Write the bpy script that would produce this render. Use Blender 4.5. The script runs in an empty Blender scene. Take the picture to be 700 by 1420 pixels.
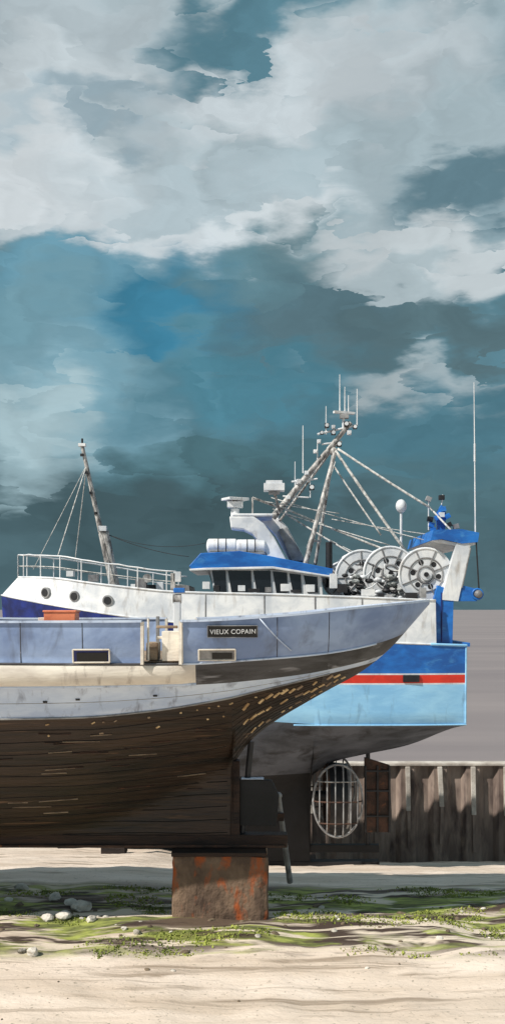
import bpy, bmesh, math, random
import numpy as np
from mathutils import Vector, Matrix, noise
random.seed(4)
H=4.87; F=1400.0
scene=bpy.context.scene
def W(px,py,d): return Vector(((px-350)*d/F, d, H-(py-843)*d/F))
def lin(c):
    r=[]
    for v in c:
        v=v/255.0
        r.append(v/12.92 if v<=0.04045 else ((v+0.055)/1.055)**2.4)
    return (r[0],r[1],r[2],1)
def pchip(tab):
    xs=[t[0] for t in tab]; ys=[t[1] for t in tab]; n=len(xs)
    h=[xs[i+1]-xs[i] for i in range(n-1)]; dl=[(ys[i+1]-ys[i])/h[i] for i in range(n-1)]
    m=[0]*n
    m[0]=dl[0]; m[-1]=dl[-1]
    for i in range(1,n-1):
        if dl[i-1]*dl[i]<=0: m[i]=0
        else:
            w1=2*h[i]+h[i-1]; w2=h[i]+2*h[i-1]
            m[i]=(w1+w2)/(w1/dl[i-1]+w2/dl[i])
    def f(x):
        if x<=xs[0]: return ys[0]
        if x>=xs[-1]: return ys[-1]
        i=0
        while x>xs[i+1]: i+=1
        t=(x-xs[i])/h[i]
        return ((2*t**3-3*t*t+1)*ys[i]+(t**3-2*t*t+t)*h[i]*m[i]+(-2*t**3+3*t*t)*ys[i+1]+(t**3-t*t)*h[i]*m[i+1])
    return f
# ---------------------------------------------------------------- materials
def mat(name,c,c2=None,scale=2.5,stretch=(1,1,1),rough=0.6,bump=0.15,metal=0.0,lo=0.38,hi=0.62,c3=None,s3=(1,1,1),sc3=2.0,lo3=0.55,hi3=0.7,bscale=None):
    m=bpy.data.materials.new(name); m.use_nodes=True
    nt=m.node_tree; N=nt.nodes; L=nt.links
    b=N['Principled BSDF']; b.inputs['Roughness'].default_value=rough; b.inputs['Metallic'].default_value=metal
    tc=N.new('ShaderNodeTexCoord')
    def nz(st,sc,det=4,dist=0.4):
        mp=N.new('ShaderNodeMapping'); mp.inputs['Scale'].default_value=st
        L.new(tc.outputs['Object'],mp.inputs['Vector'])
        n=N.new('ShaderNodeTexNoise'); n.inputs['Scale'].default_value=sc; n.inputs['Detail'].default_value=det
        n.inputs['Distortion'].default_value=dist; n.inputs['Roughness'].default_value=0.62
        L.new(mp.outputs[0],n.inputs['Vector']); return n
    if c2 is None: c2=tuple(v*0.8 for v in c)
    n1=nz(stretch,scale)
    r=N.new('ShaderNodeMapRange'); r.inputs[1].default_value=lo; r.inputs[2].default_value=hi
    L.new(n1.outputs[0],r.inputs[0])
    mx=N.new('ShaderNodeMix'); mx.data_type='RGBA'
    mx.inputs[6].default_value=lin(c); mx.inputs[7].default_value=lin(c2); L.new(r.outputs[0],mx.inputs[0])
    out=mx.outputs[2]
    if c3 is not None:
        n3=nz(s3,sc3)
        r3=N.new('ShaderNodeMapRange'); r3.inputs[1].default_value=lo3; r3.inputs[2].default_value=hi3
        L.new(n3.outputs[0],r3.inputs[0])
        m3=N.new('ShaderNodeMix'); m3.data_type='RGBA'; L.new(r3.outputs[0],m3.inputs[0])
        L.new(out,m3.inputs[6]); m3.inputs[7].default_value=lin(c3); out=m3.outputs[2]
    L.new(out,b.inputs['Base Color'])
    if bump>0:
        n2=nz(stretch,bscale or scale*6,3,0)
        bp=N.new('ShaderNodeBump'); bp.inputs['Strength'].default_value=bump; bp.inputs['Distance'].default_value=0.05
        L.new(n2.outputs[0],bp.inputs['Height']); L.new(bp.outputs[0],b.inputs['Normal'])
    return m
M={}
M['bulwark']=mat('bulwark_paint',(152,172,206),(118,138,176),1.0,(1,1,1.5),0.55,0.12,c3=(98,108,130),s3=(1.5,2,.6),sc3=1.6,lo3=.54,hi3=.76)
M['band']=mat('pale_blue_paint',(208,220,238),(178,194,220),1.5,(.6,.6,2),0.5,0.12,c3=(110,114,130),s3=(3,3,.4),sc3=2,lo3=.54,hi3=.78)
M['cream']=mat('cream_paint',(236,228,214),(206,196,184),1.8,(.5,1,2),0.6,0.15,c3=(130,118,108),s3=(3,3,.6),sc3=2,lo3=.56,hi3=.8)
M['belly']=mat('dark_grey_paint',(80,80,84),(46,44,46),1.6,(.5,1,3),0.6,0.2,c3=(136,136,142),s3=(.6,1,3),sc3=2,lo3=.6,hi3=.72)
M['bottom']=mat('tarred_planks',(56,40,30),(24,17,14),1.1,(.35,1,5),0.55,0.7,c3=(108,82,62),s3=(.35,1,11),sc3=1.7,lo3=.63,hi3=.73,bscale=2.6)
M['keelwood']=mat('keel_timber',(60,42,33),(30,22,20),2,(.4,1,4),0.8,0.5)
M['seam']=mat('caulked_seam',(15,12,11),(24,18,15),3,rough=0.9,bump=0)
M['white']=mat('white_paint',(234,234,234),(198,202,208),1.6,rough=0.45,bump=0.05,c3=(150,138,126),s3=(2.5,2,.5),sc3=2,lo3=.57,hi3=.82)
M['grey']=mat('grey_steel',(158,158,158),(110,108,110),3,rough=0.5,bump=0.1)
M['pole']=mat('mast_paint',(196,192,188),(96,92,90),4,(2,2,1),rough=0.5,bump=0.1)
M['rope']=mat('rope',(220,218,214),(150,148,144),9,rough=0.8,bump=0)
M['dark']=mat('dark_steel',(38,38,42),(22,22,26),3,rough=0.55,bump=0.1)
M['glass']=mat('window_glass',(26,30,36),(14,16,20),1.5,rough=0.08,bump=0.0)
M['blue']=mat('blue_paint',(34,118,202),(24,88,164),1.8,(.7,1,1.4),0.42,0.06,c3=(70,138,200),s3=(1,1,2),sc3=2.2,lo3=.56,hi3=.75)
M['navy_shade']=mat('navy_and_shaded_blue',(30,48,124),(18,28,80),1.8,rough=0.4,bump=0.06)  # bow hull's blue with its shade mixed into the colour; also port, gantry trim
M['ltblue']=mat('light_blue_paint',(160,212,244),(134,190,230),1.6,(.5,1,1.5),0.45,0.08,c3=(112,152,184),s3=(2,2,.5),sc3=2,lo3=.58,hi3=.8)
M['red']=mat('red_paint',(228,56,36),(196,48,34),2,rough=0.45,bump=0.05)
M['antifoul']=mat('antifouling_grey',(88,92,102),(54,58,66),1.1,(.6,1,1.6),0.6,0.15,c3=(34,36,42),s3=(1,1,2),sc3=1.4,lo3=.48,hi3=.66)
M['keelpaint']=mat('black_bottom_paint',(28,28,32),(18,18,20),1.4,rough=0.75,bump=0.15)
M['rust']=mat('rusty_steel',(84,58,46),(50,38,32),3,rough=0.8,bump=0.3,c3=(128,80,50),sc3=4,lo3=.6,hi3=.7)
M['block']=mat('block_concrete',(136,112,92),(88,70,58),1.8,(1,1,.7),rough=0.9,bump=0.6,c3=(164,84,42),s3=(1.8,1,.8),sc3=2.0,lo3=.54,hi3=.66)
M['pile']=mat('sheet_pile_rust',(160,142,130),(114,98,90),1.4,(1,1,.3),0.8,0.25,c3=(78,64,60),s3=(1,1,.3),sc3=2,lo3=.5,hi3=.7)
M['cope']=mat('concrete_cope',(206,198,188),(168,158,148),2,rough=0.9,bump=0.3)
M['rock']=mat('beach_rock',(222,214,202),(168,160,148),3,rough=0.9,bump=0.4,c3=(90,84,74),sc3=3,lo3=.55,hi3=.65)
M['mudrock']=mat('brown_stone',(120,104,84),(84,72,58),3,rough=0.9,bump=0.4)
M['orange']=mat('orange_plastic',(226,132,92),(200,106,72),3,rough=0.5,bump=0.05)
M['wood']=mat('weathered_wood',(168,146,122),(120,100,82),3,(1,1,4),0.8,0.3)
M['tan']=mat('plank_end',(222,194,150),(160,128,90),6,rough=0.8,bump=0.3)
M['net']=mat('net_mesh',(200,202,200),(80,88,90),9,rough=0.9,bump=0.8)
M['grass']=mat('grass_blades',(160,168,72),(96,106,48),1.2,rough=0.8,bump=0.0)
M['black']=mat('black_paint',(20,20,22),(14,14,16),3,rough=0.5,bump=0.05)
M['yellow']=mat('yellow_paint',(208,176,70),(180,150,60),3,rough=0.5,bump=0.05)
# ---------------------------------------------------------------- mesh helper
class MB:
    def __init__(s): s.v=[]; s.f=[]; s.mi=[]; s.mats=[]; s.sm=[]
    def m(s,k):
        if k not in s.mats: s.mats.append(k)
        return s.mats.index(k)
    def add(s,vs,fs,k,smooth=False):
        o=len(s.v); s.v+= [tuple(v) for v in vs]; i=s.m(k)
        for f in fs: s.f.append([a+o for a in f]); s.mi.append(i); s.sm.append(smooth)
    def box(s,c,size,k,R=None):
        c=Vector(c); hx,hy,hz=[q/2 for q in size]; vs=[]
        for x in (-hx,hx):
            for y in (-hy,hy):
                for z in (-hz,hz):
                    v=Vector((x,y,z)); 
                    if R: v=R@v
                    vs.append(c+v)
        s.add(vs,[(0,1,3,2),(4,6,7,5),(0,4,5,1),(2,3,7,6),(0,2,6,4),(1,5,7,3)],k)
    def cyl(s,a,b,r,k,r2=None,n=12,cap=True):
        a=Vector(a); b=Vector(b); r2=r if r2 is None else r2; d=(b-a).normalized()
        up=Vector((0,0,1)) if abs(d.z)<.9 else Vector((1,0,0))
        e=d.cross(up).normalized(); f=d.cross(e)
        vs=[]
        for p,rr in((a,r),(b,r2)):
            for i in range(n):
                t=2*math.pi*i/n; vs.append(p+e*math.cos(t)*rr+f*math.sin(t)*rr)
        s.add(vs,[(i,(i+1)%n,n+(i+1)%n,n+i) for i in range(n)],k,True)
        if cap: s.add(vs[:n],[list(range(n))[::-1]],k); s.add(vs[n:],[list(range(n))],k)
    def tube(s,pts,r,k,n=8):
        pts=[Vector(p) for p in pts]; vs=[]; N=len(pts)
        for i,p in enumerate(pts):
            d=(pts[min(i+1,N-1)]-pts[max(i-1,0)]).normalized()
            up=Vector((0,0,1)) if abs(d.z)<.9 else Vector((1,0,0))
            e=d.cross(up).normalized(); f=d.cross(e)
            rr=r[i] if isinstance(r,(list,tuple)) else r
            for j in range(n):
                t=2*math.pi*j/n; vs.append(p+e*math.cos(t)*rr+f*math.sin(t)*rr)
        fs=[]
        for i in range(N-1):
            for j in range(n): fs.append((i*n+j,i*n+(j+1)%n,(i+1)*n+(j+1)%n,(i+1)*n+j))
        fs.append(list(range(n))[::-1]); fs.append([(N-1)*n+j for j in range(n)])
        s.add(vs,fs,k,True)
    def sag(s,a,b,r,k,sg=0.03,n=10):
        a=Vector(a); b=Vector(b); L=(b-a).length
        s.tube([a.lerp(b,i/n)-Vector((0,0,sg*L*4*(i/n)*(1-i/n))) for i in range(n+1)],r,k,6)
    def sph(s,c,r,k,sc=(1,1,1),nu=14,nv=8):
        vs=[];c=Vector(c)
        for j in range(nv+1):
            ph=math.pi*j/nv
            for i in range(nu):
                t=2*math.pi*i/nu; vs.append(c+Vector((r*sc[0]*math.sin(ph)*math.cos(t),r*sc[1]*math.sin(ph)*math.sin(t),r*sc[2]*math.cos(ph))))
        s.add(vs,[(j*nu+i,(j+1)*nu+i,(j+1)*nu+(i+1)%nu,j*nu+(i+1)%nu) for j in range(nv) for i in range(nu)],k,True)
    def prism(s,poly,y0,y1,k):   # poly: list of (x,z)
        n=len(poly); vs=[(p[0],y0,p[1]) for p in poly]+[(p[0],y1,p[1]) for p in poly]
        s.add(vs,[list(range(n)),[n+i for i in range(n)][::-1]]+[(i,n+i,n+(i+1)%n,(i+1)%n) for i in range(n)],k)
    def ring(s,c,R,r,k,ax='Y',n=32,m=8):
        c=Vector(c); vs=[]
        for i in range(n):
            t=2*math.pi*i/n
            for j in range(m):
                p=2*math.pi*j/m; a=(R+r*math.cos(p)); q=(a*math.cos(t),a*math.sin(t),r*math.sin(p))
                vs.append(c+(Vector((q[0],q[2],q[1])) if ax=='Y' else Vector((q[2],q[0],q[1]))))
        s.add(vs,[(i*m+j,((i+1)%n)*m+j,((i+1)%n)*m+(j+1)%m,i*m+(j+1)%m) for i in range(n) for j in range(m)],k,True)
    def build(s,name,parent=None,bevel=0,fixn=True):
        me=bpy.data.meshes.new(name); me.from_pydata(s.v,[],s.f)
        for k in s.mats: me.materials.append(M[k])
        me.polygons.foreach_set('material_index',s.mi); me.polygons.foreach_set('use_smooth',s.sm)
        me.update()
        if fixn:
            bm=bmesh.new(); bm.from_mesh(me); bmesh.ops.recalc_face_normals(bm,faces=bm.faces); bm.to_mesh(me); bm.free()
        o=bpy.data.objects.new(name,me); scene.collection.objects.link(o)
        if parent: attach(o,parent)
        if bevel:
            b=o.modifiers.new('bevel','BEVEL'); b.width=bevel; b.segments=2; b.limit_method='ANGLE'
        return o
def attach(o,p):
    o.parent=p; o.matrix_parent_inverse=Matrix.Translation(p.location).inverted()
def empty(name,loc):
    e=bpy.data.objects.new(name,None); e.location=loc; e.empty_display_size=.5; scene.collection.objects.link(e); return e
# ================================================================= GROUND
zgy=pchip([(0,0.1),(12,0.02),(16.5,0),(20,-.45),(24,-1.4),(28,-2.3),(34,-3.7)])
WALLY=34.0
def gz(x,y):
    if y>WALLY+.1: return -0.42+0.0*x
    z=zgy(y)
    t=min(max((y-17)/12,0),1)*min(max((-0.5-x)/2.0,0),1); z+=0.55*t
    n=noise.fractal(Vector((x*.5,y*.5,0)),1,2,4)*.06+noise.fractal(Vector((x*2.2,y*2.2,5)),1,2,3)*.02
    n+=.14*math.exp(-((y-14.9)/.9)**2)*(0.5+noise.noise(Vector((x*.8,1.7,y*.6))))
    return z+n
xs=sorted(set([-1500,-700,-300,-120,-60,-35,-24,-16]+[round(-12+i*.13,3) for i in range(185)]+[14,18,24,35,60,120,300,700,1500]))
ys=[-300,-100,-40,-15,-5,1,4,6]+[7+i*.11 for i in range(130)]+[21.3+i*.35 for i in range(37)]
ys=[y for y in ys if y<33.95]+[33.98,34.12,34.6,36,40,50,70,100,160,260,450,800,1500,2600]
vs=[(x,y,gz(x,y)) for y in ys for x in xs]; nx=len(xs)
fs=[(j*nx+i,j*nx+i+1,(j+1)*nx+i+1,(j+1)*nx+i) for j in range(len(ys)-1) for i in range(nx-1)]
me=bpy.data.meshes.new('ground'); me.from_pydata(vs,[],fs)
g=bpy.data.objects.new('ground',me); scene.collection.objects.link(g)
for p in me.polygons: p.use_smooth=True
def ground_mat():
    m=bpy.data.materials.new('sand_and_weed'); m.use_nodes=True; nt=m.node_tree; N=nt.nodes; L=nt.links
    b=N['Principled BSDF']; b.inputs['Roughness'].default_value=.9
    tc=N.new('ShaderNodeTexCoord'); sep=N.new('ShaderNodeSeparateXYZ'); L.new(tc.outputs['Object'],sep.inputs[0])
    def nz(sc,st=(1,1,1),det=4,dist=.3,rg=.6,loc=(0,0,0)):
        mp=N.new('ShaderNodeMapping'); mp.inputs['Scale'].default_value=st; mp.inputs['Location'].default_value=loc; L.new(tc.outputs['Object'],mp.inputs['Vector'])
        n=N.new('ShaderNodeTexNoise'); n.inputs['Scale'].default_value=sc; n.inputs['Detail'].default_value=det; n.inputs['Distortion'].default_value=dist; n.inputs['Roughness'].default_value=rg
        L.new(mp.outputs[0],n.inputs['Vector']); return n.outputs[0]
    def mr(i,a,c,lo=0,hi=1,t='LINEAR'):
        r=N.new('ShaderNodeMapRange'); r.interpolation_type=t
        r.inputs[1].default_value=a; r.inputs[2].default_value=c; r.inputs[3].default_value=lo; r.inputs[4].default_value=hi
        L.new(i,r.inputs[0]); return r.outputs[0]
    def mth(op,a,c):
        n=N.new('ShaderNodeMath'); n.operation=op; n.use_clamp=True
        for i,q in enumerate((a,c)):
            if isinstance(q,(int,float)): n.inputs[i].default_value=q
            else: L.new(q,n.inputs[i])
        return n.outputs[0]
    def mix(f,a,c):
        n=N.new('ShaderNodeMix'); n.data_type='RGBA'; L.new(f,n.inputs[0])
        for i,q in ((6,a),(7,c)):
            if isinstance(q,tuple): n.inputs[i].default_value=lin(q)
            else: L.new(q,n.inputs[i])
        return n.outputs[2]
    c=mix(mr(nz(.7,(.4,1.8,1)),.35,.65),(230,213,197),(206,187,168))
    c=mix(mr(nz(1.3,(.25,2.4,1),dist=.8),.54,.66),c,(160,142,124))
    c=mix(mr(nz(16,det=2),.62,.74),c,(158,144,126))
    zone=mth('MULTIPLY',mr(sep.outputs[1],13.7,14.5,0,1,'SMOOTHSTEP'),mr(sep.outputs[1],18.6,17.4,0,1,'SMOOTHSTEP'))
    shadow_band=mth('MULTIPLY',mth('MULTIPLY',mr(sep.outputs[1],14.6,15.2,0,1,'SMOOTHSTEP'),mr(sep.outputs[1],17.6,16.8,0,1,'SMOOTHSTEP')),mr(nz(.9,(.4,1.4,1),dist=.6,loc=(2,9,0)),.36,.5))
    c=mix(shadow_band,c,(92,75,60))  # boat's shadow deepened in the sand colour, broken up by noise
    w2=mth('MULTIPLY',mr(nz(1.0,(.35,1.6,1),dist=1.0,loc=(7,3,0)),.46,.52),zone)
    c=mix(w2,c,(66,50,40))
    w=mth('MULTIPLY',mr(nz(.95,(.5,1.7,1),dist=.9,loc=(1.5,0,0)),.50,.56),zone)
    gcol=mix(mr(nz(3.0,(.6,1.6,1)),.38,.6),(166,172,86),(90,94,50))
    c=mix(w,c,gcol)
    lp=mth('MULTIPLY',mr(nz(1.2,(.35,1.8,1),dist=.8,loc=(4,6,0)),.53,.59),zone)
    c=mix(lp,c,(218,202,182))
    far=mr(sep.outputs[1],33.9,34.3)
    mud=mix(mr(nz(.05,(.4,2,1)),.35,.65),(138,129,128),(122,114,115))
    c=mix(far,c,mud)
    L.new(c,b.inputs['Base Color'])
    bp=N.new('ShaderNodeBump'); bp.inputs['Strength'].default_value=.5; bp.inputs['Distance'].default_value=.06
    L.new(nz(6,(.8,1.5,1),6,.3,.7),bp.inputs['Height']); L.new(bp.outputs[0],b.inputs['Normal'])
    return m
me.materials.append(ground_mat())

# sheet pile wall
wall=empty('sheet_pile_wall',(0,34,-3.7))
mb=MB(); P=[]; x=-60.0; per=1.09
while x<60:
    P+= [(x,33.74),(x+.16,33.92),(x+.50,33.92),(x+.66,33.74)]; x+=per
vs=[(p[0],p[1],-3.9) for p in P]+[(p[0],p[1],-.42) for p in P]; n=len(P)
mb.add(vs,[(i,i+1,n+i+1,n+i) for i in range(n-1)],'pile'); mb.build('piles',wall,fixn=False)
mb=MB(); mb.box((0,33.91,-.37),(120,.46,.1),'cope')
mb.build('cope',wall,bevel=.02)
mb=MB(); x=-60+.66+.215+50*per
for k in range(16):
    xx=x+k*per; hh=1.0+.7*random.random()
    mb.box((xx,33.67,-.44-hh/2),(.15,.1,hh),'cope',Matrix.Rotation(random.uniform(-.06,.02),3,'Y'))
    mb.box((xx+.03,33.68,-.44-hh-.6),(.1,.08,1.3),'pile',Matrix.Rotation(random.uniform(-.03,.03),3,'Y'))
mb.build('rubbing_timbers',wall,bevel=.01)

# ================================================================= WOODEN BOAT
Y0=16.0
boat=empty('wooden_fishing_boat',(-4,Y0,1.13))
b_=pchip([(-11,.04),(-10.4,.55),(-9.3,1.2),(-7,1.9),(-4,2.1),(-1,2.0),(.5,1.76),(1.5,1.36),(2.2,.88),(2.6,.45),(2.8,.03)])
zs_=pchip([(-11,5.6),(-7,4.85),(-4,4.67),(-1,4.68),(.5,4.76),(1.5,4.86),(2.8,4.98)])
zcA=pchip([(-.31,2.37),(-.06,2.73),(.34,3.06),(.8,3.34),(1.26,3.60),(1.71,3.85),(2.17,4.22),(2.51,4.6),(2.8,4.93)])
zcF=pchip([(-11,5.5),(-10.8,4.3),(-10.3,2.6),(-9.7,1.5),(-9.2,1.2),(-8.5,1.13),(0,1.13)])
zdF=pchip([(-11,5.52),(-10.8,4.4),(-10.3,2.8),(-9.5,1.7),(-8,1.3),(-5,1.2),(-3,1.3),(-2,1.5),(-1,1.9),(-.31,2.37)])
kf=pchip([(-11,1.3),(-9,1.0),(-5,.7),(-3,.85),(-1,1.1),(0,.9),(1,.72),(2.8,.6)])
zA_=pchip([(-11,4.9),(-7,4.25),(-4,4.1),(-1,4.08),(0,4.13),(1,4.2),(1.7,4.3),(2.8,4.6)])
zB_=pchip([(-11,4.5),(-7,3.85),(-4,3.75),(-1,3.77),(0,3.82),(.8,3.9),(1.3,3.98),(2.8,4.3)])
zC_=pchip([(-11,4.0),(-7,3.4),(-4,3.3),(-2.5,3.31),(-1.5,3.38),(-.5,3.53),(.4,3.72),(1,3.85),(2.8,4.2)])
def zc_(X): return zcA(X) if X>-.305 else zcF(X)
def ysec(X,z):
    zd=zcA(X) if X>-.305 else zdF(X); s=zs_(X)
    u=min(max((z-zd)/(s-zd),0),1); body=b_(X)*math.sin(math.pi/2*u**kf(X))
    kh=.02 if X>-.305 else .11
    return max(min(kh,b_(X)),body)
def Pn(X,z,off=0,side=-1): return Vector((X,Y0+side*(ysec(X,z)+off),z))
Xs=sorted(set([round(-11+.2*i,3) for i in range(54)]+[-.31,-.30,-1.53,-1.0]+[round(-.25+.1*i,3) for i in range(31)]+[2.66,2.72,2.77,2.8]+[-10.9,-10.7,-10.5]))
Xs=[x for x in Xs if x<=2.8]
NB=18
def rows(X):
    zc=zc_(X); s=zs_(X); e=.004
    A=max(zA_(X),zc+3*e); B=max(zB_(X),zc+2*e); C=max(zC_(X),zc+e)
    A=min(A,s-3*e); B=min(B,A-e); C=min(C,B-e)
    fade=min(max((-.7-X)/.3,0),1)
    r=[]
    for j in range(NB+1): z=zc+(C-zc)*(j/NB); r.append((ysec(X,z),z))
    for j in (1,2,3): z=C+(B-C)*j/3; r.append((ysec(X,z),z))
    z=B+.15*(A-B); r.append((ysec(X,z)+.07*fade,z))
    z=A-.12*(A-B); r.append((ysec(X,z)+.06*fade,z))
    r.append((ysec(X,A),A))
    for j in range(1,6): z=A+(s-A)*j/5; r.append((ysec(X,z),z))
    return r
R=[rows(X) for X in Xs]; nr=len(R[0])
mb=MB()
for side in (-1,1):
    vs=[(Xs[i],Y0+side*R[i][j][0],R[i][j][1]) for i in range(len(Xs)) for j in range(nr)]
    grp={}
    for i in range(len(Xs)-1):
        xm=(Xs[i]+Xs[i+1])/2
        for j in range(nr-1):
            if j<NB: k='bottom'
            elif j<NB+3: k='band'
            elif j<NB+6: k='cream' if xm<-.8 else 'belly'
            else:
                k='bulwark'
                if -1.53<xm<-1.0: continue
            grp.setdefault(k,[]).append((i*nr+j,(i+1)*nr+j,(i+1)*nr+j+1,i*nr+j+1))
    o0=len(mb.v); mb.v+=vs
    for k,f in grp.items():
        mi=mb.m(k)
        for q in f: mb.f.append([a+o0 for a in q]); mb.mi.append(mi); mb.sm.append(True)
    for (xa,xb) in ((-10.8,-1.53),(-1.0,2.7)):
        xx=[x for x in Xs if xa<=x<=xb]; vv=[]; 
        for x in xx:
            A=min(max(zA_(x),zc_(x)+.02),zs_(x)-.02)
            for z in (A,zs_(x)): vv.append((x,Y0+side*max(ysec(x,z)-.07,.0),z))
        mb.add(vv,[(2*i,2*i+2,2*i+3,2*i+1) for i in range(len(xx)-1)],'bulwark',True)
xx=[x for x in Xs if -10.8<=x<=2.6]; vv=[]
for x in xx:
    z=zA_(x)+.03
    for sd in (-1,1): vv.append((x,Y0+sd*max(ysec(x,z)-.02,.01),z))
mb.add(vv,[(2*i,2*i+2,2*i+3,2*i+1) for i in range(len(xx)-1)],'wood')
mb.build('hull',boat,fixn=False)
mb=MB()
for side in(-1,1):
    for (xa,xb) in ((-10.9,-1.53),(-1.0,2.8)):
        xx=[x for x in Xs if xa<=x<=xb]
        for i in range(len(xx)-1):
            a,b=xx[i],xx[i+1]; vv=[]
            for x in (a,b):
                y=ysec(x,zs_(x)); z=zs_(x)
                for (dy,dz) in ((.03,-.01),(.03,.022),(-.1,.022),(-.1,-.01)): vv.append((x,Y0+side*max(y+dy,0),z+dz))
            mb.add(vv,[(0,1,5,4),(1,2,6,5),(2,3,7,6),(3,0,4,7)],'band')
    mb.tube([Pn(x,zA_(x),.012,side) for x in Xs if -1.0<=x<=1.9],.016,'band')
    mb.tube([Pn(x,zA_(x),.02,side) for x in Xs if -10<=x<=-1.0],.018,'belly')
    mb.tube([Pn(x,zB_(x)+.01,.02,side) for x in Xs if -10<=x<=-.7],.024,'band')
    mb.tube([Pn(x,zC_(x),.012,side) for x in Xs if -10<=x<=1.2],.014,'grey')
    for x in (-1.53,-1.0): mb.box(Pn(x,(zA_(x)+zs_(x))/2,-.03,side),(.04,.13,zs_(x)-zA_(x)),'cream')
    for x in (-3.2,-2.35,.35,1.1): mb.tube([Pn(x,zA_(x)+(zs_(x)-zA_(x))*q/5,.0,side) for q in range(6)],.006,'belly',6)
    for q in range(1,12):
        u=q/12
        mb.tube([Pn(x,zc_(x)+(zC_(x)-zc_(x))*u+.01*math.sin(x*3+q),-.001,side) for x in Xs if -9<=x<=-.35],.008,'seam',6)
        mb.tube([Pn(x,zcA(x)+(zC_(x)-zcA(x))*u,-.002,side) for x in Xs if -.3<=x<=1.1],.006,'seam',6)
    mb.tube([Pn(x,(zC_(x)+zB_(x))/2,-.003,side) for x in Xs if -9<=x<=1.2],.006,'grey',6)
mb.build('cap_rail_and_strakes',boat)
mb=MB()
mb.box((-4.3,Y0,1.19),(9.7,.26,.2),'keelwood'); 
mb.box((-.27,Y0,1.8),(.14,.24,1.3),'keelwood')
mb.prism([(-.2,1.42),(.38,1.42),(.42,1.9),(.3,2.14),(-.2,2.16)],Y0-.05,Y0+.05,'keelpaint')
mb.cyl((-.16,Y0,1.3),(-.02,Y0,2.75),.05,'dark')
mb.box((.0,Y0-.03,2.17),(.36,.14,.02),'band')  # pale strip painted in for the rudder's lit top edge
mb.box((-4.0,Y0-.15,1.12),(9.0,.05,.04),'rust')
mb.build('keel_and_rudder',boat,bevel=.01)
mb=MB()
def tack(X,z,w,h,k,ang=0,off=.008):
    p=Pn(X,z,off); e=.03
    tx=(Pn(X+e,z)-Pn(X-e,z)).normalized(); tz=(Pn(X,z+e)-Pn(X,z-e)).normalized()
    c,s_=math.cos(ang),math.sin(ang); u=tx*c+tz*s_; v=tz*c-tx*s_; n_=u.cross(v).normalized()*.008
    mb.add([p-u*w-v*h-n_,p+u*w-v*h-n_,p+u*w+v*h-n_,p-u*w+v*h-n_,p-u*w-v*h+n_,p+u*w-v*h+n_,p+u*w+v*h+n_,p-u*w+v*h+n_],
      [(0,1,2,3),(7,6,5,4),(0,4,5,1),(1,5,6,2),(2,6,7,3),(3,7,4,0)],k)
for row,(dz) in enumerate((.09,.26)):
    X=-2.9
    while X<.6:
        z=zC_(X)-dz-.1*row*(max(X,-1)+1)*.2
        if z>zc_(X)+.12 and random.random()<.35+.2*(X+2.9)/3: tack(X,z,random.uniform(.012,.035),random.uniform(.007,.013),'tan' if random.random()<.6 else 'wood',random.uniform(-.1,.6))
        X+=random.uniform(.13,.24)
X=-.1
while X<1.5:
    for q in (.2,.5,.78):
        z=zc_(X)+(zC_(X)-zc_(X))*q+random.uniform(-.02,.02)
        if z>zc_(X)+.03 and random.random()<.75: tack(X,z,random.uniform(.05,.11),random.uniform(.014,.026),random.choice(['tan','tan','wood']),random.uniform(.6,1.0))
    X+=.115
for _ in range(34):
    X=random.uniform(-3.6,-.6); z=random.uniform(1.5,3.2)
    if z>zdF(X)+.1: tack(X,z,random.uniform(.08,.3),.004,random.choice(['rust','rust','wood']),random.uniform(-.04,.06))
for px,py in ((105,972),(60,975),(212,968)): 
    X=(px-350)/100; tack(X,H-(py-843)/100,.03,.012,'dark')
mb.build('plank_fastenings',boat)
def frame(px0,py0,px1,py1,fill,edge,t=.018):
    global mb
    d=Y0-2.02; 
    for _ in range(3):
        X=((px0+px1)/2-350)*d/F; z=H-((py0+py1)/2-843)*d/F; d=Pn(X,z).y
    w=(px1-px0)*d/F/2; h=(py1-py0)*d/F/2
    tack(X,z,w,h,fill,0,.012)
    a=Pn(X-w,z-h,.03);b=Pn(X+w,z-h,.03);c=Pn(X+w,z+h,.03);e=Pn(X-w,z+h,.03)
    if edge:
        for p,q in ((a,b),(b,c),(c,e),(e,a)): mb.cyl(p,q,t,edge,n=6)
    return X,z
mb=MB()
frame(276,901,326,916,'grey','cream',.013)
frame(102,901,152,919,'navy_shade','cream',.013)
def inner(px0,py0,px1,py1,k):
    d=14.0
    for _ in range(3):
        X=((px0+px1)/2-350)*d/F; z=H-((py0+py1)/2-843)*d/F; d=Pn(X,z).y
    tack(X,z,(px1-px0)*d/F/2,(py1-py0)*d/F/2,k,0,.022)
inner(294,905,322,914,'black'); inner(107,905,149,918,'black')
X,z=frame(288,868,357,884,'black','grey',.006)
p=Pn(X,z); tx=(Pn(X+.1,z)-Pn(X-.1,z)).normalized()
mb.tube([Pn(x,z2,.02) for x,z2 in ((.1,4.72),(.22,4.58),(.36,4.43),(.55,4.26))],.010,'band')
mb.cyl(Pn(-.98,4.66,.03),Pn(-.98,4.1,.03),.015,'cream')
mb.build('ports_and_name_board',boat)
cu=bpy.data.curves.new('name_letters','FONT'); cu.body='VIEUX COPAIN'; cu.size=.092; cu.align_x='CENTER'; cu.align_y='CENTER'; cu.extrude=.003; cu.space_character=1.05
t=bpy.data.objects.new('name_letters',cu); scene.collection.objects.link(t); cu.materials.append(M['white'])
tzz=(Pn(X,z+.05)-Pn(X,z-.05)).normalized(); nn=tx.cross(tzz).normalized()
Rm=Matrix((tx,tzz,nn)).transposed(); t.matrix_world=Matrix.Translation(p+nn*.034)@Rm.to_4x4(); attach(t,boat)
mb=MB()
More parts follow.
